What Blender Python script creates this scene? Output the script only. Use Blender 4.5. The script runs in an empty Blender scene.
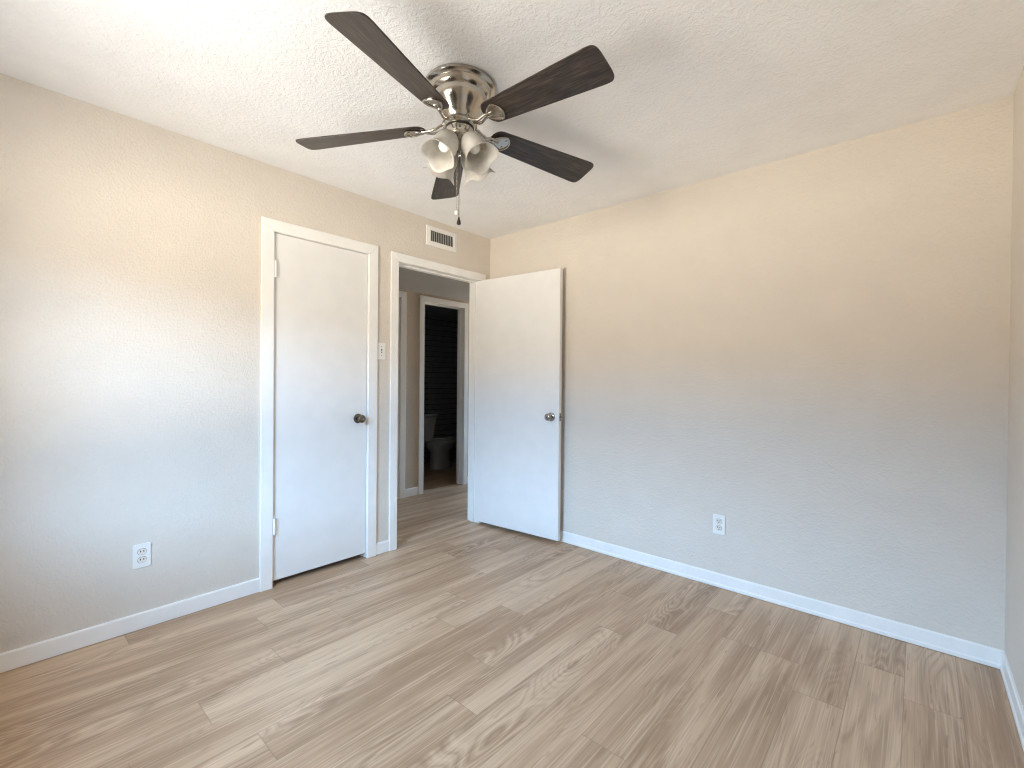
import bpy, bmesh, math, random
from mathutils import Vector, Matrix

random.seed(7)
PI = math.pi
R = math.radians
sc = bpy.context.scene
C = sc.collection

# ------------------------------------------------------------------ camera
cam_d = bpy.data.cameras.new('camera')
cam = bpy.data.objects.new('camera', cam_d)
C.objects.link(cam)
_r = Vector((0.74893348, 0.66257966, 0.00931883))
_u = Vector((-0.01141245, -0.00116372, 0.9999342))
_f = Vector((-0.66254691, 0.74899055, -0.00669011))
_m = Matrix.Identity(4)
for _i in range(3):
    _m[_i][0], _m[_i][1], _m[_i][2] = _r[_i], _u[_i], -_f[_i]
_m.translation = (2.798, -2.861, 1.213)
cam.matrix_world = _m
cam_d.sensor_width = 36.0
cam_d.lens = 459.15 * 36 / 1024
cam_d.clip_start = 0.02
sc.camera = cam

# ------------------------------------------------------------------ dimensions
H = 2.44            # ceiling height
W = 3.087           # room width along the back wall
YR = -3.13          # rear wall (behind the camera)
WT = 0.11           # wall thickness
WIN = (0.80, 1.76, 0.74, 2.02)        # rear window: x0 x1 z0 z1
HALL_X = -1.16      # face of the far hall wall
HALL_H = 2.14       # dropped hall ceiling
HALL_Y0, HALL_Y1 = -1.06, 2.6
HFILL = (-0.92, -0.46, 0.85, 2.0)     # unseen opening added at the hall's far end to brighten it

# ------------------------------------------------------------------ world, light, exposure
def world():
    w = bpy.data.worlds.new('daylight')
    sc.world = w
    w.use_nodes = True
    nt = w.node_tree
    nt.nodes.clear()
    out = nt.nodes.new('ShaderNodeOutputWorld')
    bg = nt.nodes.new('ShaderNodeBackground')
    tc = nt.nodes.new('ShaderNodeTexCoord')
    sp = nt.nodes.new('ShaderNodeSeparateXYZ')
    mr = nt.nodes.new('ShaderNodeMapRange')
    mr.inputs['From Min'].default_value = -1
    mr.inputs['From Max'].default_value = 1
    rp = nt.nodes.new('ShaderNodeValToRGB')
    nt.links.new(tc.outputs['Generated'], sp.inputs[0])
    nt.links.new(sp.outputs['Z'], mr.inputs['Value'])
    nt.links.new(mr.outputs[0], rp.inputs['Fac'])
    # sunlit ground below, dark distant trees at the horizon, blue sky above
    g, k0 = (0.92, 0.83, 0.70), (0.50, 0.86, 1.32)
    sc_ = lambda c, f: tuple(q * f for q in c)
    stops = [(0.07, (0.40, 0.385, 0.36)), (0.22, (0.52, 0.495, 0.45)), (0.31, sc_(g, 0.78)), (0.39, sc_(g, 1.18)), (0.455, sc_(g, 1.36)), (0.482, (0.12, 0.105, 0.09)),
             (0.570, (0.11, 0.105, 0.10)), (0.605, sc_(k0, 1.45)), (0.68, sc_(k0, 1.30)), (0.80, sc_(k0, 0.85)), (1.0, sc_(k0, 0.65))]
    e = rp.color_ramp.elements
    while len(e) < len(stops):
        e.new(0.5)
    for k, (p, c) in enumerate(stops):
        e[k].position = p
        e[k].color = (*c, 1)
    nt.links.new(rp.outputs['Color'], bg.inputs['Color'])
    bg.inputs['Strength'].default_value = 23.0
    nt.links.new(bg.outputs[0], out.inputs['Surface'])
world()

def portal(name, loc, rot, sx, sy):
    l = bpy.data.lights.new(name, 'AREA')
    l.shape = 'RECTANGLE'
    l.size, l.size_y = sx, sy
    l.cycles.is_portal = True
    o = bpy.data.objects.new(name, l)
    C.objects.link(o)
    o.location = loc
    o.rotation_euler = rot
portal('window_portal', ((WIN[0] + WIN[1]) / 2, YR - WT - 0.01, (WIN[2] + WIN[3]) / 2), (R(90), 0, 0),
       WIN[1] - WIN[0], WIN[3] - WIN[2])
portal('hall_fill_portal', ((HFILL[0] + HFILL[1]) / 2, HALL_Y1 + 0.07, (HFILL[2] + HFILL[3]) / 2), (R(-90), 0, 0),
       HFILL[1] - HFILL[0], HFILL[3] - HFILL[2])
sc.view_settings.view_transform = 'Standard'
sc.view_settings.look = 'None'
sc.view_settings.gamma = 1.0
sc.view_settings.use_curve_mapping = False
sc.view_settings.exposure = 0.06
sc.cycles.max_bounces = 14
sc.cycles.diffuse_bounces = 10
sc.cycles.glossy_bounces = 4
sc.cycles.transmission_bounces = 6
sc.cycles.sample_clamp_indirect = 6.0
sc.cycles.use_denoising = True
sc.cycles.filter_width = 1.15
sc.cycles.caustics_reflective = False
sc.cycles.caustics_refractive = False

# ------------------------------------------------------------------ node helpers
class NT:
    def __init__(s, name):
        s.m = bpy.data.materials.new(name)
        s.m.use_nodes = True
        s.t = s.m.node_tree
        s.b = s.t.nodes['Principled BSDF']
    def n(s, typ, **kw):
        o = s.t.nodes.new(typ)
        for k, v in kw.items():
            setattr(o, k, v)
        return o
    def put(s, sock, v):
        if isinstance(v, bpy.types.NodeSocket):
            s.t.links.new(v, sock)
        else:
            sock.default_value = v
    def math(s, op, a, b=None, clamp=False):
        o = s.n('ShaderNodeMath', operation=op)
        o.use_clamp = clamp
        s.put(o.inputs[0], a)
        if b is not None:
            s.put(o.inputs[1], b)
        return o.outputs[0]
    def xyz(s):
        g = s.n('ShaderNodeNewGeometry')
        sp = s.n('ShaderNodeSeparateXYZ')
        s.t.links.new(g.outputs['Position'], sp.inputs[0])
        return sp.outputs[0], sp.outputs[1], sp.outputs[2]
    def objvec(s):
        return s.n('ShaderNodeTexCoord').outputs['Object']
    def pos(s):
        return s.n('ShaderNodeNewGeometry').outputs['Position']
    def comb(s, x, y, z=0.0):
        o = s.n('ShaderNodeCombineXYZ')
        for k, v in enumerate((x, y, z)):
            s.put(o.inputs[k], v)
        return o.outputs[0]
    def noise(s, vec, scale=1.0, detail=2.0, rough=0.5, dist=0.0):
        o = s.n('ShaderNodeTexNoise')
        s.put(o.inputs['Vector'], vec)
        o.inputs['Scale'].default_value = scale
        o.inputs['Detail'].default_value = detail
        o.inputs['Roughness'].default_value = rough
        o.inputs['Distortion'].default_value = dist
        return o.outputs[0]
    def ramp(s, fac, stops):
        o = s.n('ShaderNodeValToRGB')
        s.put(o.inputs[0], fac)
        e = o.color_ramp.elements
        while len(e) < len(stops):
            e.new(0.5)
        for k, (p, c) in enumerate(stops):
            e[k].position = p
            e[k].color = (*c, 1) if len(c) == 3 else c
        return o.outputs[0]
    def mix(s, fac, a, b, typ='MIX'):
        o = s.n('ShaderNodeMix', data_type='RGBA', blend_type=typ)
        s.put(o.inputs[0], fac)
        s.put(o.inputs[6], a)
        s.put(o.inputs[7], b)
        return o.outputs[2]
    def range(s, v, a, b, c=0.0, d=1.0):
        o = s.n('ShaderNodeMapRange')
        s.put(o.inputs[0], v)
        for k, q in enumerate((a, b, c, d)):
            o.inputs[k + 1].default_value = q
        return o.outputs[0]
    def bump(s, h, strength, dist):
        o = s.n('ShaderNodeBump')
        o.inputs['Strength'].default_value = strength
        o.inputs['Distance'].default_value = dist
        s.put(o.inputs['Height'], h)
        s.t.links.new(o.outputs[0], s.b.inputs['Normal'])
    def base(s, c):
        s.put(s.b.inputs['Base Color'], c if isinstance(c, bpy.types.NodeSocket) else (*c, 1))
        return s
    def set(s, **kw):
        for k, v in kw.items():
            s.put(s.b.inputs[k.replace('_', ' ')], v)
        return s

def paint(name, col, rough=0.5, mottle=0.04, scale=9.0, spec=0.4):
    t = NT(name)
    n = t.noise(t.pos(), scale, 3)
    lo = tuple(c * (1 - mottle) for c in col)
    hi = tuple(min(1, c * (1 + mottle)) for c in col)
    t.base(t.ramp(n, [(0.35, lo), (0.65, hi)]))
    t.set(Roughness=rough, Specular_IOR_Level=spec)
    return t

def wall_paint(name, col, bump=0.35):
    t = paint(name, col, 0.6, 0.015, 5.0, 0.3)
    a = t.noise(t.pos(), 95.0, 3, 0.55, 0.3)
    b = t.noise(t.pos(), 38.0, 2, 0.5, 0.6)
    h = t.math('ADD', t.range(a, 0.45, 0.65), t.math('MULTIPLY', t.range(b, 0.5, 0.6), 0.8))
    t.bump(h, bump, 0.003)
    return t.m

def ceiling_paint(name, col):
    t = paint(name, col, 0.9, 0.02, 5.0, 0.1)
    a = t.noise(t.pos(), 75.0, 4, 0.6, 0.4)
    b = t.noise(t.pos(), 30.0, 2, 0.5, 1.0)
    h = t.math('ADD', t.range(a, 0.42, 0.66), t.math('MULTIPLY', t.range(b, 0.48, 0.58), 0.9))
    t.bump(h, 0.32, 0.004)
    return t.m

def floor_mat():
    t = NT('oak_vinyl_plank')
    x, y, z = t.xyz()
    PW, PL = 0.165, 1.22
    u = t.math('DIVIDE', t.math('ADD', x, 10.0 * PW + 0.035), PW)
    row = t.math('FLOOR', u)
    fu = t.math('FRACT', u)
    wn = t.n('ShaderNodeTexWhiteNoise', noise_dimensions='1D')
    t.put(wn.inputs['W'], t.math('ADD', row, 3.3))
    v = t.math('ADD', t.math('DIVIDE', y, PL), t.math('MULTIPLY', wn.outputs['Value'], 7.0))
    idn = t.math('FLOOR', v)
    fv = t.math('FRACT', v)
    w2 = t.n('ShaderNodeTexWhiteNoise', noise_dimensions='2D')
    t.put(w2.inputs['Vector'], t.comb(row, idn))
    sp = t.n('ShaderNodeSeparateColor')
    t.put(sp.inputs[0], w2.outputs['Color'])
    r1, r2, r3 = sp.outputs[0], sp.outputs[1], sp.outputs[2]
    ox = t.math('MULTIPLY', r2, 61.0)
    oy = t.math('MULTIPLY', r3, 47.0)
    def gv(ax, ay):
        return t.comb(t.math('ADD', t.math('MULTIPLY', x, ax), ox), t.math('ADD', t.math('MULTIPLY', y, ay), oy), r1)
    fine = t.noise(gv(190, 2.6), 1.0, 2, 0.5, 0.2)          # pores and fine streaks
    fine2 = t.noise(gv(85, 1.1), 1.0, 3, 0.55, 0.3)          # wider pale streaks
    mid = t.noise(gv(22, 0.8), 1.0, 3, 0.5, 0.8)           # grain bands
    patch = t.noise(gv(6.5, 0.75), 1.0, 3, 0.5, 0.8)           # tone patches
    # knots, and cathedral figure flowing round them
    vo = t.n('ShaderNodeTexVoronoi', feature='F1')
    t.put(vo.inputs['Vector'], gv(4.6, 1.15))
    vo.inputs['Scale'].default_value = 1.0
    vd = t.math('ADD', vo.outputs['Distance'], t.math('MULTIPLY', t.noise(gv(30, 6), 1.0, 2), 0.06))
    knot = t.range(vd, 0.11, 0.04)
    halo = t.range(vd, 0.42, 0.04)
    ring_in = t.math('ADD', t.noise(gv(5.0, 0.8), 1.0, 2, 0.45, 0.3), t.math('MULTIPLY', halo, 0.26))
    ringv = t.math('FRACT', t.math('MULTIPLY', ring_in, 24.0))
    ring = t.math('ABSOLUTE', t.math('SUBTRACT', ringv, 0.5))
    ringmask = t.math('MAXIMUM', t.range(t.noise(gv(3.0, 0.9), 1.0, 1, 0.4), 0.50, 0.64), t.math('MULTIPLY', halo, 0.9))
    # base tone per plank
    tone = t.ramp(r1, [(0.0, (0.350, 0.270, 0.200)), (0.4, (0.390, 0.305, 0.231)), (0.75, (0.425, 0.342, 0.264)), (1.0, (0.480, 0.398, 0.318))])
    c = t.mix(t.range(patch, 0.48, 0.68, 0.0, 0.66), tone, (0.225, 0.155, 0.102, 1))
    c = t.mix(t.range(patch, 0.48, 0.32, 0.0, 0.60), c, (0.57, 0.49, 0.405, 1))
    c = t.mix(t.range(mid, 0.48, 0.74, 0.0, 0.36), c, (0.235, 0.168, 0.115, 1))
    c = t.mix(t.math('MULTIPLY', t.range(ring, 0.30, 0.46), t.math('MULTIPLY', ringmask, 0.40)), c, (0.19, 0.132, 0.088, 1))
    c = t.mix(t.math('MULTIPLY', t.range(ring, 0.20, 0.06), t.math('MULTIPLY', ringmask, 0.30)), c, (0.60, 0.53, 0.45, 1))
    c = t.mix(t.range(fine2, 0.54, 0.70, 0.0, 0.24), c, (0.62, 0.56, 0.48, 1))
    c = t.mix(t.range(fine, 0.54, 0.68, 0.0, 0.34), c, (0.66, 0.60, 0.53, 1))
    c = t.mix(t.range(fine, 0.45, 0.30, 0.0, 0.28), c, (0.22, 0.16, 0.11, 1))
    fleck = t.noise(gv(75, 7.0), 1.0, 2, 0.5, 0.4)
    c = t.mix(t.range(fleck, 0.64, 0.72, 0.0, 0.45), c, (0.20, 0.145, 0.10, 1))
    c = t.mix(t.math('MULTIPLY', knot, 0.65), c, (0.14, 0.095, 0.062, 1))
    # joints between planks
    eu = t.math('MINIMUM', fu, t.math('SUBTRACT', 1.0, fu))
    ev = t.math('MINIMUM', fv, t.math('SUBTRACT', 1.0, fv))
    ju = t.range(eu, 0.004, 0.012, 1.0, 0.0)
    jv = t.range(ev, 0.0006, 0.0018, 1.0, 0.0)
    j = t.math('MAXIMUM', ju, jv)
    c = t.mix(t.math('MULTIPLY', j, 0.45), c, (0.16, 0.12, 0.09, 1))
    c = t.mix(1.0, c, (1.24, 1.06, 0.885, 1), 'MULTIPLY')
    t.base(c)
    rg = t.range(fine, 0.3, 0.7, 0.36, 0.50)
    t.set(Roughness=rg, Specular_IOR_Level=0.5)
    h = t.math('SUBTRACT', t.math('MULTIPLY', fine, 0.5), t.math('MULTIPLY', j, 1.2))
    t.bump(h, 0.35, 0.0012)
    return t.m

def blade_wood():
    t = NT('dark_walnut_blade')
    v = t.objvec()
    sp = t.n('ShaderNodeSeparateXYZ')
    t.put(sp.inputs[0], v)
    n = t.noise(t.comb(t.math('MULTIPLY', sp.outputs[0], 9.0), t.math('MULTIPLY', sp.outputs[1], 130.0), 0.0), 1.0, 5, 0.6, 1.2)
    k = t.noise(t.comb(t.math('MULTIPLY', sp.outputs[0], 5.0), t.math('MULTIPLY', sp.outputs[1], 26.0), 3.0), 1.0, 3, 0.6, 0.8)
    c = t.ramp(n, [(0.36, (0.013, 0.010, 0.0085)), (0.5, (0.036, 0.027, 0.022)), (0.68, (0.095, 0.072, 0.058))])
    c = t.mix(t.range(k, 0.45, 0.7, 0.0, 0.6), c, (0.016, 0.011, 0.009, 1))
    t.base(c)
    t.set(Roughness=0.34, Specular_IOR_Level=0.5)
    t.bump(n, 0.15, 0.001)
    return t.m

def metal(name, col, rough):
    t = NT(name)
    n = t.noise(t.objvec(), 160.0, 2)
    t.base(col).set(Metallic=1.0, Roughness=t.range(n, 0.3, 0.7, rough * 0.85, rough * 1.15))
    return t.m

def frosted_glass():
    t = NT('frosted_alabaster_glass')
    n = t.noise(t.objvec(), 22.0, 3, 0.5, 1.5)
    col = t.ramp(n, [(0.3, (0.68, 0.66, 0.62)), (0.7, (0.80, 0.785, 0.75))])
    t.base(col).set(Roughness=0.28, Specular_IOR_Level=0.5)
    tr = t.n('ShaderNodeBsdfTranslucent')
    t.put(tr.inputs['Color'], col)
    mx = t.n('ShaderNodeMixShader')
    mx.inputs[0].default_value = 0.45
    t.t.links.new(t.b.outputs[0], mx.inputs[1])
    t.t.links.new(tr.outputs[0], mx.inputs[2])
    t.t.links.new(mx.outputs[0], t.t.nodes['Material Output'].inputs['Surface'])
    return t.m

def bath_wall_mat():
    t = NT('dark_bath_boards')
    x, y, z = t.xyz()
    f = t.math('FRACT', t.math('DIVIDE', z, 0.078))
    e = t.math('MINIMUM', f, t.math('SUBTRACT', 1.0, f))
    j = t.range(e, 0.02, 0.08, 1.0, 0.0)
    n = t.noise(t.pos(), 14.0, 3)
    c = t.mix(j, t.ramp(n, [(0.3, (0.22, 0.225, 0.245)), (0.7, (0.27, 0.275, 0.30))]), (0.03, 0.03, 0.034, 1))
    t.base(c).set(Roughness=0.45)
    t.bump(t.math('SUBTRACT', 1.0, j), 0.5, 0.003)
    return t.m

M = dict(
    wall=wall_paint('beige_wall_paint', (0.700, 0.645, 0.575)),
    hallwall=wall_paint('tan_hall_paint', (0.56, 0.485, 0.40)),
    ceiling=ceiling_paint('textured_ceiling_paint', (0.93, 0.935, 0.94)),
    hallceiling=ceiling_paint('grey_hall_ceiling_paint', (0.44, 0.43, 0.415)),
    trim=paint('white_trim_paint', (0.87, 0.865, 0.845), 0.35, 0.02).m,
    door=paint('white_door_paint', (0.81, 0.81, 0.80), 0.38, 0.015).m,
    plastic=paint('white_plastic', (0.84, 0.83, 0.80), 0.3, 0.01).m,
    ivory=paint('ivory_plastic', (0.78, 0.74, 0.66), 0.3, 0.01).m,
    black=paint('dark_void', (0.012, 0.012, 0.013), 0.6, 0.1).m,
    gap_shade=paint('dark_gap_shade', (0.07, 0.07, 0.08), 0.5, 0.1).m,  # dark fill that paints in the shade of gaps, slot and vent opening
    floor=floor_mat(),
    bathfloor=paint('dark_bath_tile', (0.035, 0.026, 0.02), 0.4, 0.2).m,
    bathwall=bath_wall_mat(),
    porcelain=paint('dimmed_porcelain', (0.40, 0.40, 0.40), 0.12, 0.01, 3.0, 0.5).m,  # white porcelain greyed: the bathroom's dimness is put into the colour
    nickel=metal('brushed_nickel', (0.50, 0.46, 0.405), 0.20),
    nickel_dark=metal('aged_nickel', (0.17, 0.15, 0.13), 0.2),
    chrome=metal('satin_chrome', (0.36, 0.35, 0.34), 0.16),
    blade=blade_wood(),
    glass=frosted_glass(),
    bulb=paint('opal_bulb', (0.92, 0.91, 0.88), 0.2, 0.005).m,
    crystal=paint('clear_acrylic', (0.78, 0.75, 0.70), 0.08, 0.01).m,
    fob=paint('dark_wood_fob', (0.030, 0.020, 0.014), 0.35, 0.1).m,
)

# ------------------------------------------------------------------ mesh helpers
def link(name, bm, mat, parent=None, smooth=None, bevel=None):
    bmesh.ops.recalc_face_normals(bm, faces=bm.faces[:])
    me = bpy.data.meshes.new(name)
    bm.to_mesh(me)
    bm.free()
    o = bpy.data.objects.new(name, me)
    C.objects.link(o)
    for m in (mat if isinstance(mat, (list, tuple)) else [mat]):
        me.materials.append(M[m])
    if parent:
        o.parent = parent
    if smooth:
        for p in me.polygons:
            p.use_smooth = True
        if smooth < 180:
            me.set_sharp_from_angle(angle=R(smooth))
    if bevel:
        b = o.modifiers.new('bevel', 'BEVEL')
        b.width = bevel
        b.segments = 2
        b.limit_method = 'ANGLE'
        b.angle_limit = R(40)
    return o

def box(bm, x0, x1, y0, y1, z0, z1):
    vs = [bm.verts.new(p) for p in ((x0, y0, z0), (x1, y0, z0), (x1, y1, z0), (x0, y1, z0),
                                    (x0, y0, z1), (x1, y0, z1), (x1, y1, z1), (x0, y1, z1))]
    for f in ((0, 1, 2, 3), (4, 5, 6, 7), (0, 1, 5, 4), (1, 2, 6, 5), (2, 3, 7, 6), (3, 0, 4, 7)):
        bm.faces.new([vs[i] for i in f])

def lathe(bm, prof, seg=32, mat=None, wave=None):
    """prof: list of (r, z); mat: Matrix; wave(theta, k) -> (dr, dz)"""
    rings = []
    for k, (r, z) in enumerate(prof):
        if r < 1e-6:
            v = Vector((0, 0, z))
            rings.append([bm.verts.new(mat @ v if mat else v)])
            continue
        ring = []
        for s in range(seg):
            t = 2 * PI * s / seg
            dr, dz = wave(t, k) if wave else (0, 0)
            v = Vector(((r + dr) * math.cos(t), (r + dr) * math.sin(t), z + dz))
            ring.append(bm.verts.new(mat @ v if mat else v))
        rings.append(ring)
    for a, b in zip(rings, rings[1:]):
        for s in range(seg):
            s2 = (s + 1) % seg
            if len(a) == 1 and len(b) == 1:
                continue
            if len(a) == 1:
                bm.faces.new((a[0], b[s], b[s2]))
            elif len(b) == 1:
                bm.faces.new((a[s], a[s2], b[0]))
            else:
                bm.faces.new((a[s], a[s2], b[s2], b[s]))
    return rings

def tube(bm, pts, rad, seg=10, cap=True):
    pts = [Vector(p) for p in pts]
    rads = rad if isinstance(rad, (list, tuple)) else [rad] * len(pts)
    rings = []
    up = Vector((0, 0, 1))
    prev = None
    for i, p in enumerate(pts):
        d = (pts[min(i + 1, len(pts) - 1)] - pts[max(i - 1, 0)]).normalized()
        a = prev if prev is not None else (up if abs(d.z) < 0.9 else Vector((1, 0, 0)))
        n1 = (a - d * a.dot(d)).normalized()
        prev = n1
        n2 = d.cross(n1)
        rings.append([bm.verts.new(p + (n1 * math.cos(2 * PI * s / seg) + n2 * math.sin(2 * PI * s / seg)) * rads[i]) for s in range(seg)])
    for a, b in zip(rings, rings[1:]):
        for s in range(seg):
            bm.faces.new((a[s], a[(s + 1) % seg], b[(s + 1) % seg], b[s]))
    if cap:
        bm.faces.new(rings[0])
        bm.faces.new(rings[-1])

def prism(bm, outline, z0, z1, mat=None):
    lo = [bm.verts.new((mat @ Vector((x, y, z0))) if mat else (x, y, z0)) for x, y in outline]
    hi = [bm.verts.new((mat @ Vector((x, y, z1))) if mat else (x, y, z1)) for x, y in outline]
    n = len(outline)
    bm.faces.new(lo)
    bm.faces.new(hi)
    for k in range(n):
        bm.faces.new((lo[k], lo[(k + 1) % n], hi[(k + 1) % n], hi[k]))

def slab_grid(name, us, vs, hole, to3, thick, mat):
    """A wall: grid of cells (us x vs) without the cells where hole(u, v); to3(u, v, d) places it, d = 0..thick"""
    bm = bmesh.new()
    cache = {}
    def V(u, v, d):
        k = (u, v, d)
        if k not in cache:
            cache[k] = bm.verts.new(to3(u, v, d))
        return cache[k]
    solid = {}
    for i in range(len(us) - 1):
        for j in range(len(vs) - 1):
            solid[i, j] = not hole((us[i] + us[i + 1]) / 2, (vs[j] + vs[j + 1]) / 2)
    for (i, j), s in solid.items():
        if not s:
            continue
        u0, u1, v0, v1 = us[i], us[i + 1], vs[j], vs[j + 1]
        for d in (0, thick):
            bm.faces.new((V(u0, v0, d), V(u1, v0, d), V(u1, v1, d), V(u0, v1, d)))
        for (di, dj), (a, b) in (((-1, 0), ((u0, v0), (u0, v1))), ((1, 0), ((u1, v0), (u1, v1))),
                                 ((0, -1), ((u0, v0), (u1, v0))), ((0, 1), ((u0, v1), (u1, v1)))):
            if not solid.get((i + di, j + dj), False):
                bm.faces.new((V(*a, 0), V(*b, 0), V(*b, thick), V(*a, thick)))
    return structure(link(name, bm, mat))

def structure(o, label=None):
    o['kind'] = 'structure'
    if label:
        o['label'] = label
    return o

def empty(name, loc, rot=(0, 0, 0)):
    o = bpy.data.objects.new(name, None)
    o.empty_display_size = 0.1
    C.objects.link(o)
    o.location = loc
    o.rotation_euler = rot
    return o

def tag(o, label, cat, group=None):
    o['label'] = label
    o['category'] = cat
    if group:
        o['group'] = group
    return o

# ------------------------------------------------------------------ room shell
bm = bmesh.new(); box(bm, -2.61, W + WT, YR - WT, HALL_Y1, -0.08, 0.0)
structure(link('floor', bm, 'floor'), 'greige oak-look vinyl plank floor')
bm = bmesh.new(); box(bm, -WT, W + WT, YR - WT, WT, H, H + 0.1)
structure(link('ceiling', bm, 'ceiling'), 'white textured ceiling')

CL = (-1.805, -1.160, 2.079)       # closet opening in the wall: y0 y1 top
DW = (-0.961, -0.107, 2.076)       # doorway opening
slab_grid('wall_left', [YR - WT, CL[0], CL[1], DW[0], DW[1], 0.0], [0.0, DW[2], CL[2], H],
          lambda y, z: (CL[0] < y < CL[1] and z < CL[2]) or (DW[0] < y < DW[1] and z < DW[2]),
          lambda y, z, d: (-d, y, z), WT, 'wall')
slab_grid('wall_back', [-WT, W], [0.0, H], lambda *a: False, lambda x, z, d: (x, d, z), WT, 'wall')
slab_grid('wall_right', [YR - WT, WT], [0.0, H], lambda *a: False, lambda y, z, d: (W + d, y, z), WT, 'wall')
slab_grid('wall_rear', [0.0, WIN[0], WIN[1], W], [0.0, WIN[2], WIN[3], H],
          lambda x, z: WIN[0] < x < WIN[1] and WIN[2] < z < WIN[3],
          lambda x, z, d: (x, YR - d, z), WT, 'wall')

# window behind the camera: frame, sashes and sill
win = empty('window_1', ((WIN[0] + WIN[1]) / 2, YR, WIN[2]))
structure(win, 'white sash window behind the viewer')
def wbox(name, parts, par):
    bm = bmesh.new()
    for b in parts:
        box(bm, *b)
    return link(name, bm, 'trim', par)
hw, hh = (WIN[1] - WIN[0]) / 2, WIN[3] - WIN[2]
f = 0.04
wbox('window_frame', [(-hw, -hw + f, -0.09, -0.03, 0, hh), (hw - f, hw, -0.09, -0.03, 0, hh),
                      (-hw + f, hw - f, -0.09, -0.03, 0, f), (-hw + f, hw - f, -0.09, -0.03, hh - f, hh)], win)
wbox('sash_rail', [(-hw + f, hw - f, -0.085, -0.04, hh / 2 - 0.02, hh / 2 + 0.02)], win)
wbox('window_sill', [(-hw - 0.05, hw + 0.05, 0.0, 0.05, -0.03, 0.0)], win)

bm = bmesh.new()
box(bm, -1.2, W + 1.2, YR - WT - 0.30, YR - WT, 2.34, 2.40)  # unseen overhang, added to keep high sky off the low left wall
box(bm, -1.2, W + 1.2, YR - WT - 0.33, YR - WT - 0.30, 2.28, 2.46)
structure(link('sky_blocker_eave', bm, 'trim'), 'unseen white eave added outside to cut off the high sky')

# baseboards (profile: flat board over a small shoe)
def baseboard(name, a, b, nrm, h=0.08, lip=True):
    """a, b: 2-D end points on the wall face; nrm: 2-D normal into the room"""
    prof = [(0, 0.003), (0.014, 0.003), (0.014, 0.018), (0.010, 0.024), (0.010, h - 0.006), (0.006, h), (0, h)]
    if not lip:
        prof = [(0, 0.003), (0.012, 0.003), (0.012, h - 0.005), (0.008, h), (0, h)]
    bm = bmesh.new()
    rings = []
    for p in (a, b):
        rings.append([bm.verts.new((p[0] + nrm[0] * d, p[1] + nrm[1] * d, z)) for d, z in prof])
    n = len(prof)
    for k in range(n):
        bm.faces.new((rings[0][k], rings[0][(k + 1) % n], rings[1][(k + 1) % n], rings[1][k]))
    bm.faces.new(rings[0]); bm.faces.new(rings[1])
    return structure(link(name, bm, 'trim'), 'white baseboard')
baseboard('baseboard_left', (0, YR), (0, -1.855), (1, 0), 0.08, False)
baseboard('baseboard_left', (0, -1.112), (0, -1.004), (1, 0), 0.08, False)
baseboard('baseboard_back', (0.0, 0), (W, 0), (0, -1), 0.082)
baseboard('baseboard_right', (W, -0.0145), (W, YR), (-1, 0), 0.082)
baseboard('baseboard_rear', (0.013, YR), (W - 0.015, YR), (0, 1), 0.08, False)

# casings and jambs
def casing(name, y0, y1, top, cw, x_face, dx, jamb=None, label=None):
    """door casing round the opening y0..y1; the mitred legs stand on the floor. dx: +1 towards +x"""
    bm = bmesh.new()
    th = 0.016 * dx
    bev = 0.004
    def leg(pin, pout, z_in, z_out):
        v = []
        for (y, z) in ((pin, 0.0), (pout, 0.0), (pout, z_out), (pin, z_in)):
            v.append((bm.verts.new((x_face, y, z)), bm.verts.new((x_face + th, y, z))))
        for k in range(4):
            a, b = v[k], v[(k + 1) % 4]
            bm.faces.new((a[0], b[0], b[1], a[1]))
        bm.faces.new([q[0] for q in v]); bm.faces.new([q[1] for q in v])
    leg(y0, y0 - cw, top, top + cw)
    leg(y1, y1 + cw, top, top + cw)
    v = []
    for (y, z) in ((y0, top), (y1, top), (y1 + cw, top + cw), (y0 - cw, top + cw)):
        v.append((bm.verts.new((x_face, y, z)), bm.verts.new((x_face + th, y, z))))
    for k in range(4):
        a, b = v[k], v[(k + 1) % 4]
        bm.faces.new((a[0], b[0], b[1], a[1]))
    bm.faces.new([q[0] for q in v]); bm.faces.new([q[1] for q in v])
    if jamb:
        xa, xb, jt, sx0, sx1 = jamb        # depth range, thickness, stop range
        box(bm, xa, xb, y0 - jt, y0, 0, top)
        box(bm, xa, xb, y1, y1 + jt, 0, top)
        box(bm, xa, xb, y0 - jt, y1 + jt, top, top + jt)
        box(bm, sx0, sx1, y0, y0 + 0.011, 0, top)
        box(bm, sx0, sx1, y1 - 0.011, y1, 0, top)
        box(bm, sx0, sx1, y0 + 0.011, y1 - 0.011, top - 0.011, top)
    return structure(link(name, bm, 'trim', bevel=0.003), label)
casing('trim_1', -1.788, -1.178, 2.062, 0.068, 0.0, 1, (-WT, 0.0, 0.0165, -0.055, -0.043), 'white casing around the closet door')
casing('trim_2', -0.943, -0.125, 2.058, 0.061, 0.0, 1, (-WT, 0.0, 0.0175, -0.085, -0.042), 'white casing around the open doorway')
casing('trim_2', -0.943, -0.125, 2.058, 0.061, -WT, -1, None, 'white casing on the hall side of the doorway')

# closet behind the closed door
bm = bmesh.new()
box(bm, -0.75, -0.70, -1.95, -1.06, 0, H)
box(bm, -0.70, -WT, -2.00, -1.95, 0, H)
box(bm, -0.75, -WT, -1.95, -1.0, H, H + 0.05)
structure(link('wall_closet', bm, 'wall'))

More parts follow.
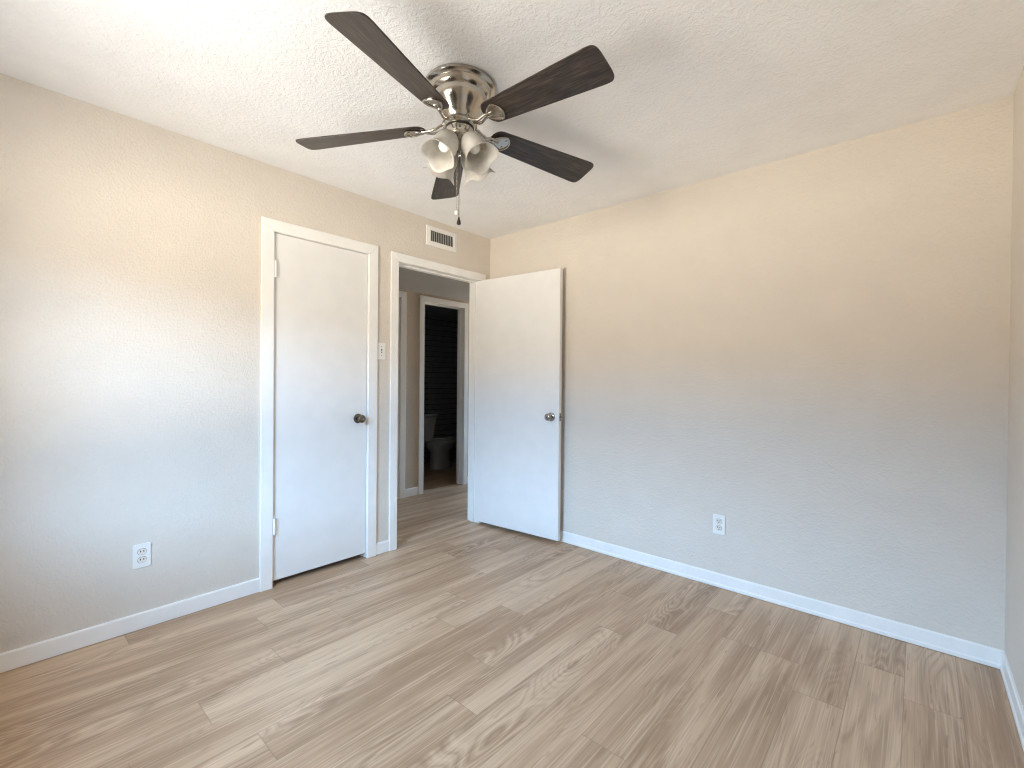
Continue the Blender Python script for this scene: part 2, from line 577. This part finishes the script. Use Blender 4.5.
# ------------------------------------------------------------------ doors
def knob_bm(sx):
    """round door knob growing along +x * sx from x = 0"""
    bm = bmesh.new()
    prof = [(0.0, 0.0), (0.031, 0.0), (0.032, 0.004), (0.026, 0.008), (0.013, 0.011), (0.011, 0.026), (0.015, 0.031),
            (0.024, 0.036), (0.0275, 0.045), (0.0265, 0.055), (0.020, 0.062), (0.010, 0.0645), (0.0, 0.065)]
    lathe(bm, prof, 28, Matrix.Rotation(R(90) * sx, 4, 'Y'))
    return bm
def keyhole_bm(sx):
    bm = bmesh.new()
    lathe(bm, [(0.0, 0.0640), (0.0065, 0.0640), (0.0065, 0.0665), (0.0, 0.0670)], 14, Matrix.Rotation(R(90) * sx, 4, 'Y'))
    return bm

def hinge_bm(hh=0.09):
    """painted hinge: a leaf on the door face and the barrel at its left, origin at barrel middle"""
    bm = bmesh.new()
    box(bm, 0.000, 0.005, 0.006, 0.030, -hh / 2, hh / 2)
    m = Matrix.Translation((0.013, 0.007, -hh / 2))
    lathe(bm, [(0, -0.003), (0.0075, 0), (0.0075, hh), (0.005, hh + 0.005), (0, hh + 0.006)], 12, m)
    return bm

d1 = empty('door_1', (-0.004, -1.483, 0.034))
structure(d1, 'white closed flush closet door with two painted hinges')
bm = bmesh.new(); box(bm, -0.035, 0.0, -0.3005, 0.3005, 0, 2.024)
link('slab', bm, 'door', d1, bevel=0.002)
k = link('knob', knob_bm(1), 'nickel_dark', d1, 50); k.location = (0, 0.238, 0.919)
k['label'] = 'round dark nickel knob'
kk = link('keyhole', keyhole_bm(1), 'chrome', k, 50)
for z in (1.812, 0.318):
    h = link('hinge', hinge_bm(), 'trim', d1, 50); h.location = (0.0005, -0.3035, z)

d2 = empty('door_2', (0.004, -0.160, 0.030), (0, 0, R(5.0)))
structure(d2, 'white flush door standing wide open against the back wall')
bm = bmesh.new(); box(bm, 0, 0.812, 0, 0.035, 0, 2.02)
link('slab', bm, 'door', d2, bevel=0.002)
for side in (-1, 1):
    k = link('knob', knob_bm(1), 'chrome', d2, 50)
    k.rotation_euler = (0, 0, R(90) * side)
    k.location = (0.812 - 0.066, 0.0 if side < 0 else 0.035, 0.918)
    k['label'] = 'round satin chrome knob'
    if side > 0:
        k.scale = (0.62, 1, 1)
    link('keyhole', keyhole_bm(1), 'nickel_dark', k, 50)
bm = bmesh.new(); box(bm, 0.8115, 0.8135, 0.006, 0.029, 0.890, 0.946)
lp = link('latch_plate', bm, 'nickel', d2)
bm = bmesh.new(); box(bm, 0.8135, 0.821, 0.012, 0.023, 0.910, 0.926)
link('latch_bolt', bm, 'chrome', lp)
for z in (1.80, 1.0, 0.22):
    bm = bmesh.new()
    lathe(bm, [(0, -0.045), (0.0055, -0.045), (0.0055, 0.045), (0.0, 0.047)], 12, Matrix.Translation((0.0, 0.0405, z)))
    link('hinge', bm, 'chrome', d2, 50)

# ------------------------------------------------------------------ hall and bathroom beyond the doorway
BY0, BY1, BTOP = 0.185, 0.760, 2.05
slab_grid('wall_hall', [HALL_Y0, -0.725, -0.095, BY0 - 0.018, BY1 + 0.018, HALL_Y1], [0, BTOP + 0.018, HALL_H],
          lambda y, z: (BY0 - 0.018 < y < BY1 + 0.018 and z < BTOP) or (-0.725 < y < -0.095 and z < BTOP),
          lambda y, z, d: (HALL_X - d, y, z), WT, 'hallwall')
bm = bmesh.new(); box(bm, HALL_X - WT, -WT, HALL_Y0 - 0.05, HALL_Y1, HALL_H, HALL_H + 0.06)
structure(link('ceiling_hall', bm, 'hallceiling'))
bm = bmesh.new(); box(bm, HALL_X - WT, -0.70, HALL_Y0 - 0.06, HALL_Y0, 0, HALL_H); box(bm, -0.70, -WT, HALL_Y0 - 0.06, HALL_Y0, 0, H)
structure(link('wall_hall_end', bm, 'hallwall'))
slab_grid('wall_hall_far', [HALL_X - WT, HFILL[0], HFILL[1], -WT], [0, HFILL[2], HFILL[3], HALL_H + 0.06],
          lambda x, z: HFILL[0] < x < HFILL[1] and HFILL[2] < z < HFILL[3],
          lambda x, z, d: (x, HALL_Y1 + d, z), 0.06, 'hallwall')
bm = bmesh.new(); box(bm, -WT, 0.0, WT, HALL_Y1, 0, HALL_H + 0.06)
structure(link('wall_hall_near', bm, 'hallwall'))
casing('trim_3', BY0, BY1, BTOP, 0.060, HALL_X, 1, (HALL_X - WT, HALL_X, 0.018, HALL_X - 0.085, HALL_X - 0.045), 'white casing around the bathroom door opening')
casing('trim_4', -0.710, -0.112, BTOP, 0.066, HALL_X, 1, (HALL_X - WT, HALL_X, 0.015, HALL_X - 0.085, HALL_X - 0.045), 'casing of the next hall door')
bm = bmesh.new(); box(bm, HALL_X - 0.04, HALL_X - 0.005, -0.707, -0.115, 0.01, BTOP - 0.003)
structure(link('door_3', bm, 'door'), 'closed white hall door left of the bathroom')
baseboard('baseboard_hall', (HALL_X, -0.045), (HALL_X, BY0 - 0.061), (1, 0), 0.085, False)
baseboard('baseboard_hall', (HALL_X, BY1 + 0.061), (HALL_X, HALL_Y1), (1, 0), 0.085, False)

BX = -2.55
bm = bmesh.new(); box(bm, BX - 0.06, BX, 0.0, 2.3, 0, HALL_H)
structure(link('wall_bathroom', bm, 'bathwall'), 'dark bathroom wall with thin horizontal lines')
bm = bmesh.new(); box(bm, BX, -1.93, 0.0, 0.80, 0, HALL_H); box(bm, -1.93, HALL_X - WT, 0.0, 0.10, 0, HALL_H)
box(bm, BX, HALL_X - WT, 2.24, 2.30, 0, HALL_H)
structure(link('wall_bathroom_side', bm, 'bathwall'))
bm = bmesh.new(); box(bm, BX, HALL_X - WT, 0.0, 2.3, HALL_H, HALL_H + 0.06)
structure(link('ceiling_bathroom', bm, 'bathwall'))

# toilet facing +y, its tank against the alcove wall
def loft(bm, sections, seg=28):
    """sections: (cx, cy, rx, ry_front, ry_back, z)"""
    rings = []
    for cx, cy, rx, rf, rb, z in sections:
        ring = []
        for s in range(seg):
            t = 2 * PI * s / seg
            sn = math.sin(t)
            ring.append(bm.verts.new((cx + rx * math.cos(t), cy + (rf if sn > 0 else rb) * sn, z)))
        rings.append(ring)
    for a, b in zip(rings, rings[1:]):
        for s in range(seg):
            bm.faces.new((a[s], a[(s + 1) % seg], b[(s + 1) % seg], b[s]))
    bm.faces.new(rings[0]); bm.faces.new(rings[-1])

wc = empty('toilet', (-2.15, 0.805, 0.0))
tag(wc, 'white toilet in the dark bathroom beyond the hall', 'toilet')
bm = bmesh.new()
loft(bm, [(0, 0.42, 0.115, 0.20, 0.16, 0.0), (0, 0.42, 0.105, 0.19, 0.15, 0.03), (0, 0.42, 0.098, 0.175, 0.135, 0.14),
          (0, 0.42, 0.105, 0.18, 0.14, 0.24), (0, 0.42, 0.160, 0.25, 0.21, 0.31), (0, 0.43, 0.185, 0.28, 0.22, 0.385), (0, 0.43, 0.18, 0.275, 0.215, 0.395)])
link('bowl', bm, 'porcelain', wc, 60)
bm = bmesh.new()
loft(bm, [(0, 0.43, 0.175, 0.275, 0.215, 0.397), (0, 0.43, 0.188, 0.288, 0.22, 0.404), (0, 0.43, 0.188, 0.288, 0.22, 0.416), (0, 0.43, 0.17, 0.27, 0.21, 0.420)])
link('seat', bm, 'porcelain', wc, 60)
bm = bmesh.new()
loft(bm, [(0, 0.43, 0.175, 0.275, 0.215, 0.422), (0, 0.43, 0.186, 0.286, 0.22, 0.428), (0, 0.43, 0.184, 0.284, 0.22, 0.438), (0, 0.43, 0.14, 0.23, 0.18, 0.446)])
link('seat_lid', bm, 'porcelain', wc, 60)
bm = bmesh.new()
vs = []
for z, hx, y0, y1 in ((0.400, 0.165, 0.02, 0.165), (0.44, 0.185, 0.01, 0.18), (0.74, 0.205, 0.005, 0.215)):
    vs.append([bm.verts.new(p) for p in ((-hx, y0, z), (hx, y0, z), (hx, y1, z), (-hx, y1, z))])
for a, b in zip(vs, vs[1:]):
    for s in range(4):
        bm.faces.new((a[s], a[(s + 1) % 4], b[(s + 1) % 4], b[s]))
bm.faces.new(vs[0]); bm.faces.new(vs[-1])
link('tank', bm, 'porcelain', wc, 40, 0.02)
bm = bmesh.new(); box(bm, -0.215, 0.215, 0.0, 0.225, 0.742, 0.775)
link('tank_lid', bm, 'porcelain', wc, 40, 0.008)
bm = bmesh.new()
tube(bm, [(-0.15, 0.214, 0.69), (-0.15, 0.232, 0.69)], 0.010)
tube(bm, [(-0.155, 0.232, 0.692), (-0.085, 0.236, 0.675)], [0.007, 0.005])
link('flush_lever', bm, 'chrome', wc, 60)

# ------------------------------------------------------------------ outlets, switch, vent
def rounded(w, h, r, n=5):
    o = []
    for cx, cy, a0 in ((w / 2 - r, h / 2 - r, 0), (-w / 2 + r, h / 2 - r, 90), (-w / 2 + r, -h / 2 + r, 180), (w / 2 - r, -h / 2 + r, 270)):
        for k in range(n + 1):
            a = R(a0 + 90 * k / n)
            o.append((cx + r * math.cos(a), cy + r * math.sin(a)))
    return o
FACE = Matrix(((1, 0, 0, 0), (0, 0, -1, 0), (0, 1, 0, 0), (0, 0, 0, 1)))   # x right, y up, z out -> faces -y

def make_outlet(loc, rz, ground, label):
    """duplex outlet plate facing local -y; origin at the plate's middle on the wall"""
    t = empty('wall_outlet', loc, (0, 0, rz))
    tag(t, label, 'outlet')
    bm = bmesh.new(); prism(bm, rounded(0.070, 0.115, 0.006), 0, 0.006, FACE)
    link('cover_plate', bm, 'plastic', t, bevel=0.002)
    for zc in (0.0195, -0.0195):
        bm = bmesh.new()
        o = []
        for k in range(24):
            a = 2 * PI * k / 24
            o.append((0.0165 * math.cos(a), max(-0.0135, min(0.0135, 0.0165 * math.sin(a)))))
        prism(bm, o, 0.006, 0.0085, FACE @ Matrix.Translation((0, zc, 0)))
        rc = link('receptacle', bm, 'ivory', t)
        bm = bmesh.new()
        for sx in (-0.0064, 0.0064):
            box(bm, sx - 0.0017, sx + 0.0017, -0.0090, -0.0080, zc - 0.0010, zc + 0.0080)
        if ground:
            prism(bm, [(0.003 * math.cos(2 * PI * q / 12), zc - 0.0075 + 0.003 * math.sin(2 * PI * q / 12)) for q in range(12)], 0.0080, 0.0090, FACE)
        link('slots', bm, 'black', rc)
        bm = bmesh.new()
        bo = [(q[0] * 1.07, q[1] * 1.09) for q in o]
        prism(bm, bo, 0.0055, 0.0064, FACE @ Matrix.Translation((0, zc, 0)))
        link('gap_ring', bm, 'gap_shade', rc)
    bm = bmesh.new(); prism(bm, [(0.0032 * math.cos(2 * PI * q / 14), 0.0032 * math.sin(2 * PI * q / 14)) for q in range(14)], 0.006, 0.0072, FACE)
    link('screw', bm, 'ivory', t)
    return t
make_outlet((0.0, -2.384, 0.354), R(90), False, 'white two-slot duplex outlet on the left wall near the closet')
make_outlet((1.922, 0.0, 0.372), 0, True, 'white grounded duplex outlet low on the back wall right of the open door')

sw = empty('light_switch', (0.0, -1.0740, 1.412), (0, 0, R(90)))
tag(sw, 'white toggle light switch plate between closet and doorway', 'light switch')
bm = bmesh.new(); prism(bm, rounded(0.066, 0.115, 0.005), 0, 0.006, FACE)
link('cover_plate', bm, 'plastic', sw, bevel=0.002)
bm = bmesh.new(); box(bm, -0.0055, 0.0055, -0.0068, -0.005, -0.0125, 0.0125)
sl = link('toggle_slot', bm, 'gap_shade', sw)
bm = bmesh.new()
prism(bm, [(-0.006, 0.0045), (-0.0068, -0.0045), (-0.020, -0.0105), (-0.020, -0.003)], -0.004, 0.004,
      Matrix(((0, 0, 1, 0), (1, 0, 0, 0), (0, 1, 0, 0), (0, 0, 0, 1))))
link('toggle', bm, 'plastic', sw)
for z in (0.030, -0.030):
    bm = bmesh.new(); prism(bm, [(0.0032 * math.cos(2 * PI * q / 14), z + 0.0032 * math.sin(2 * PI * q / 14)) for q in range(14)], 0.006, 0.0074, FACE)
    link('screw', bm, 'chrome', sw)

vent = empty('air_vent', (0.0, -0.542, 2.315), (0, 0, R(90)))
tag(vent, 'white rectangular supply air vent high above the doorway', 'air vent')
VW, VH = 0.304, 0.150
IW, IH = 0.232, 0.082
bm = bmesh.new()
ou = [(-VW / 2, -VH / 2), (VW / 2, -VH / 2), (VW / 2, VH / 2), (-VW / 2, VH / 2)]
inn = [(-IW / 2, -IH / 2), (IW / 2, -IH / 2), (IW / 2, IH / 2), (-IW / 2, IH / 2)]
lv = [[bm.verts.new((x, y, z)) for x, z in pts] for pts, y in ((ou, 0.0), ([(a * 0.985, b * 0.97) for a, b in ou], -0.006), ([(a * 1.06, b * 1.14) for a, b in inn], -0.012), (inn, -0.010), (inn, 0.0))]
for a, b in zip(lv, lv[1:]):
    for s in range(4):
        bm.faces.new((a[s], a[(s + 1) % 4], b[(s + 1) % 4], b[s]))
link('vent_frame', bm, 'plastic', vent)
bm = bmesh.new(); box(bm, -IW / 2, IW / 2, -0.0012, -0.0004, -IH / 2, IH / 2)
link('backing', bm, 'gap_shade', vent)
bm = bmesh.new()
nf = 13
for q in range(nf):
    xc = -IW / 2 + IW * (q + 0.5) / nf
    a = R(18)
    for_ = [(xc - 0.0014, -0.0015), (xc + 0.0014, -0.0015), (xc + 0.0012 - 0.0045, -0.0080), (xc - 0.0012 - 0.0045, -0.0080)]
    prism(bm, for_, -IH / 2, IH / 2)
link('louver_fins', bm, 'plastic', vent)

# ------------------------------------------------------------------ ceiling fan
FX, FY = 1.351, -1.5695
fan = empty('ceiling_fan', (FX, FY, H))
tag(fan, 'brushed nickel flush ceiling fan with five dark walnut blades and four tulip lights', 'ceiling fan')
Z = lambda z: z - H
bm = bmesh.new()
lathe(bm, [(0.0, 0.0), (0.143, 0.0), (0.146, -0.004), (0.146, -0.013), (0.140, -0.019), (0.130, -0.022), (0.127, -0.028), (0.126, -0.036),
           (0.120, -0.045), (0.112, -0.050), (0.111, -0.056), (0.110, -0.062), (0.106, -0.076), (0.096, -0.092), (0.084, -0.106), (0.076, -0.122), (0.068, -0.141), (0.062, -0.148), (0.0, -0.148)], 56)
link('motor_housing', bm, 'nickel', fan, 40)
bm = bmesh.new()
lathe(bm, [(0.0, -0.150), (0.060, -0.150), (0.071, -0.154), (0.074, -0.161), (0.071, -0.168), (0.062, -0.1745), (0.0, -0.1745)], 48)
link('flywheel', bm, 'nickel', fan, 40)
bm = bmesh.new()
lathe(bm, [(0.0, -0.172), (0.0595, -0.1725), (0.0595, -0.180), (0.0, -0.180)], 40)
link('seam_ring', bm, 'black', fan, 40)
bm = bmesh.new()
lathe(bm, [(0.0, -0.180), (0.058, -0.180), (0.060, -0.184), (0.060, -0.212), (0.054, -0.222), (0.038, -0.230), (0.022, -0.234), (0.018, -0.244),
           (0.018, -0.262), (0.012, -0.272), (0.0, -0.274)], 40)
link('light_kit', bm, 'nickel', fan, 40)
sc0 = None
for a in range(4):
    if a == 0:
        bm = bmesh.new()
        lathe(bm, [(0, 0), (0.0045, 0.0), (0.0045, 0.003), (0, 0.0036)], 10, Matrix.Translation((0.0597, 0, -0.196)) @ Matrix.Rotation(R(90), 4, 'Y'))
        sc0 = o = link('screw', bm, 'nickel_dark', fan)
    else:
        o = sc0.copy()
        C.objects.link(o)
        o.parent = fan
    o.rotation_euler = (0, 0, R(-41.7 + 90 * a))

PITCH, PHASE = R(-13.3), R(-70.8)
ZB = 2.2765 - H        # height of the blades at the axis; they sag towards the tips
def blade_outline():
    o = []
    # root (rounded) then +n edge to the tip, bulged tip with rounded corners, back along -n
    r0, w0, r1, w1 = 0.155, 0.055, 0.669, 0.0775
    for k in range(9):                       # root arc from -n to +n going round the inside
        a = R(-90 - 180 * k / 8)
        o.append((r0 + 0.030 + 0.052 * math.cos(a) * 0.75, w0 * math.sin(a)))
    tip = []
    for k in range(25):                      # superellipse tip: gently bowed end, well rounded corners
        a = R(90 - 180 * k / 24)
        cs, sn = max(0.0, math.cos(a)), math.sin(a)
        tip.append((r1 - 0.028 + 0.046 * cs ** 0.50, math.copysign(w1 * abs(sn) ** 0.42, sn)))
    return o + tip
def make_blade():
    bm = bmesh.new()
    prism(bm, blade_outline(), -0.003, 0.003)
    return link('blade', bm, 'blade', fan, bevel=0.0012)
def make_bracket():
    """nickel blade iron: fan-shaped plate under the blade and a bent arm to the flywheel (blade frame)"""
    bm = bmesh.new()
    pl = []
    for k in range(11):                      # convex outer edge
        t = -1 + 2 * k / 10
        pl.append((0.236 - 0.022 * t * t, 0.040 * t))
    pl += [(0.200, 0.036), (0.180, 0.026), (0.166, 0.013), (0.160, 0.006), (0.160, -0.006), (0.166, -0.013), (0.180, -0.026), (0.200, -0.036)]
    prism(bm, pl, -0.0075, -0.0035)
    # raised rim of the plate
    rim = [(x, y, -0.0085) for x, y in pl]
    tube(bm, rim + [rim[0]], 0.0035, 8, False)
    for x, y in ((0.214, 0.020), (0.214, -0.020), (0.186, 0.0)):
        lathe(bm, [(0, -0.0105), (0.0045, -0.0095), (0.005, -0.0070), (0, -0.0070)], 10, Matrix.Translation((x, y, 0)))
    return link('blade_bracket', bm, 'nickel', fan, 40)
droop = [-0.037, -0.034, -0.033, -0.037, -0.059]
b0 = make_blade(); k0 = make_bracket()
for k in range(5):
    ang = PHASE + k * 2 * PI / 5
    mtx = Matrix.Rotation(ang, 4, 'Z') @ Matrix.Translation((0, 0, ZB)) @ Matrix.Rotation(-math.asin(droop[k] / 0.67), 4, 'Y') @ Matrix.Rotation(PITCH, 4, 'X')
    b = b0 if k == 0 else b0.copy()
    br = k0 if k == 0 else k0.copy()
    for o in (b, br):
        if k:
            C.objects.link(o)
            o.parent = fan
        o.matrix_local = mtx
    # the bent arm from the flywheel out to the plate
    bm = bmesh.new()
    for s in (-1, 1):
        pts = [mtx.inverted() @ (Matrix.Rotation(ang, 4, 'Z') @ Vector(q)) for q in
               ((0.062, 0.014 * s, -0.163), (0.080, 0.016 * s, -0.170), (0.098, 0.015 * s, -0.181), (0.120, 0.011 * s, -0.186))]
        pts += [Vector((0.146, 0.008 * s, -0.0085)), Vector((0.168, 0.008 * s, -0.0070)), Vector((0.190, 0.006 * s, -0.0065))]
        tube(bm, pts, [0.006, 0.006, 0.0058, 0.0056, 0.0056, 0.005, 0.004], 8)
    arm = link('bracket_arm', bm, 'nickel', br, 50)

# glass shades with bulbs
def make_shade():
    prof = [(0.026, 0.000), (0.031, 0.006), (0.041, 0.020), (0.049, 0.040), (0.0525, 0.060), (0.0520, 0.080), (0.0530, 0.098), (0.0580, 0.114), (0.066, 0.127), (0.0715, 0.134)]
    inner = [(r - 0.0028, z) for r, z in reversed(prof)]
    full = prof + inner
    n = len(prof)
    def wave(t, k):
        kk = k if k < n else 2 * n - 1 - k
        a = max(0.0, (kk - 5) / 4.0)
        c = -math.cos(4 * t)
        return (0.0042 * a * a * c, 0.0068 * a * a * c)
    bm = bmesh.new()
    lathe(bm, full, 60, None, wave)
    return link('glass_shade', bm, 'glass', fan, 60)
def make_bulb():
    bm = bmesh.new()
    lathe(bm, [(0.0, 0.006), (0.012, 0.006), (0.013, 0.030), (0.018, 0.042), (0.0235, 0.056), (0.0245, 0.068), (0.021, 0.080), (0.012, 0.088), (0.0, 0.0905)], 28)
    return link('light_bulb', bm, 'bulb', None, 60)
def make_holder():
    bm = bmesh.new()
    lathe(bm, [(0.0, -0.014), (0.012, -0.014), (0.022, -0.008), (0.028, 0.002), (0.030, 0.010), (0.0285, 0.012), (0.0255, 0.004), (0.0, 0.003)], 32)
    return link('shade_holder', bm, 'nickel', fan, 50)
s0, u0, h0 = make_shade(), make_bulb(), make_holder()
TILT = R(35)
for k in range(4):
    ang = R(-41.7 + 45 + 90 * k)
    s = s0 if k == 0 else s0.copy()
    u = u0 if k == 0 else u0.copy()
    hd = h0 if k == 0 else h0.copy()
    if k:
        for o in (s, u, hd):
            C.objects.link(o)
    m = Matrix.Translation((0.047 * math.cos(ang), 0.047 * math.sin(ang), -0.226)) @ Matrix.Rotation(ang, 4, 'Z') @ Matrix.Rotation(PI - TILT, 4, 'Y')
    s.parent = fan; hd.parent = fan
    s.matrix_local = m
    hd.matrix_local = m
    u.parent = s
    u.matrix_local = Matrix.Identity(4)

# pull chains
def chain(dx, dy, z0, z1, mat):
    bm = bmesh.new()
    n = int((z0 - z1) / 0.0042)
    for q in range(n):
        z = z0 - (q + 0.5) * (z0 - z1) / n
        lathe(bm, [(0, z + 0.0019), (0.0017, z + 0.001), (0.0019, z), (0.0017, z - 0.001), (0, z - 0.0019)], 6, Matrix.Translation((dx, dy, 0)))
    tube(bm, [(dx, dy, z0), (dx, dy, z1)], 0.0007, 5)
    return link('pull_chain', bm, mat, fan, 60)
rx, ry = 0.749, 0.663      # direction along the picture's horizontal at the fan
c1 = chain(-0.010 * rx, -0.010 * ry, -0.236, -0.512, 'nickel')
c2 = chain(-0.001 * rx, -0.001 * ry, -0.274, -0.542, 'nickel_dark')
bm = bmesh.new()
lathe(bm, [(0, 0), (0.004, -0.002), (0.0088, -0.008), (0.0095, -0.014), (0.0075, -0.021), (0.0, -0.025)], 16, Matrix.Translation((-0.010 * rx, -0.010 * ry, -0.512)))
o = link('chain_fob', bm, 'crystal', c1, 30); o['label'] = 'clear faceted chain fob'
bm = bmesh.new()
lathe(bm, [(0, 0), (0.003, -0.002), (0.0045, -0.010), (0.0085, -0.022), (0.0085, -0.031), (0.0, -0.036)], 16, Matrix.Translation((-0.001 * rx, -0.001 * ry, -0.542)))
o = link('chain_fob', bm, 'fob', c2, 40); o['label'] = 'dark wooden chain fob'
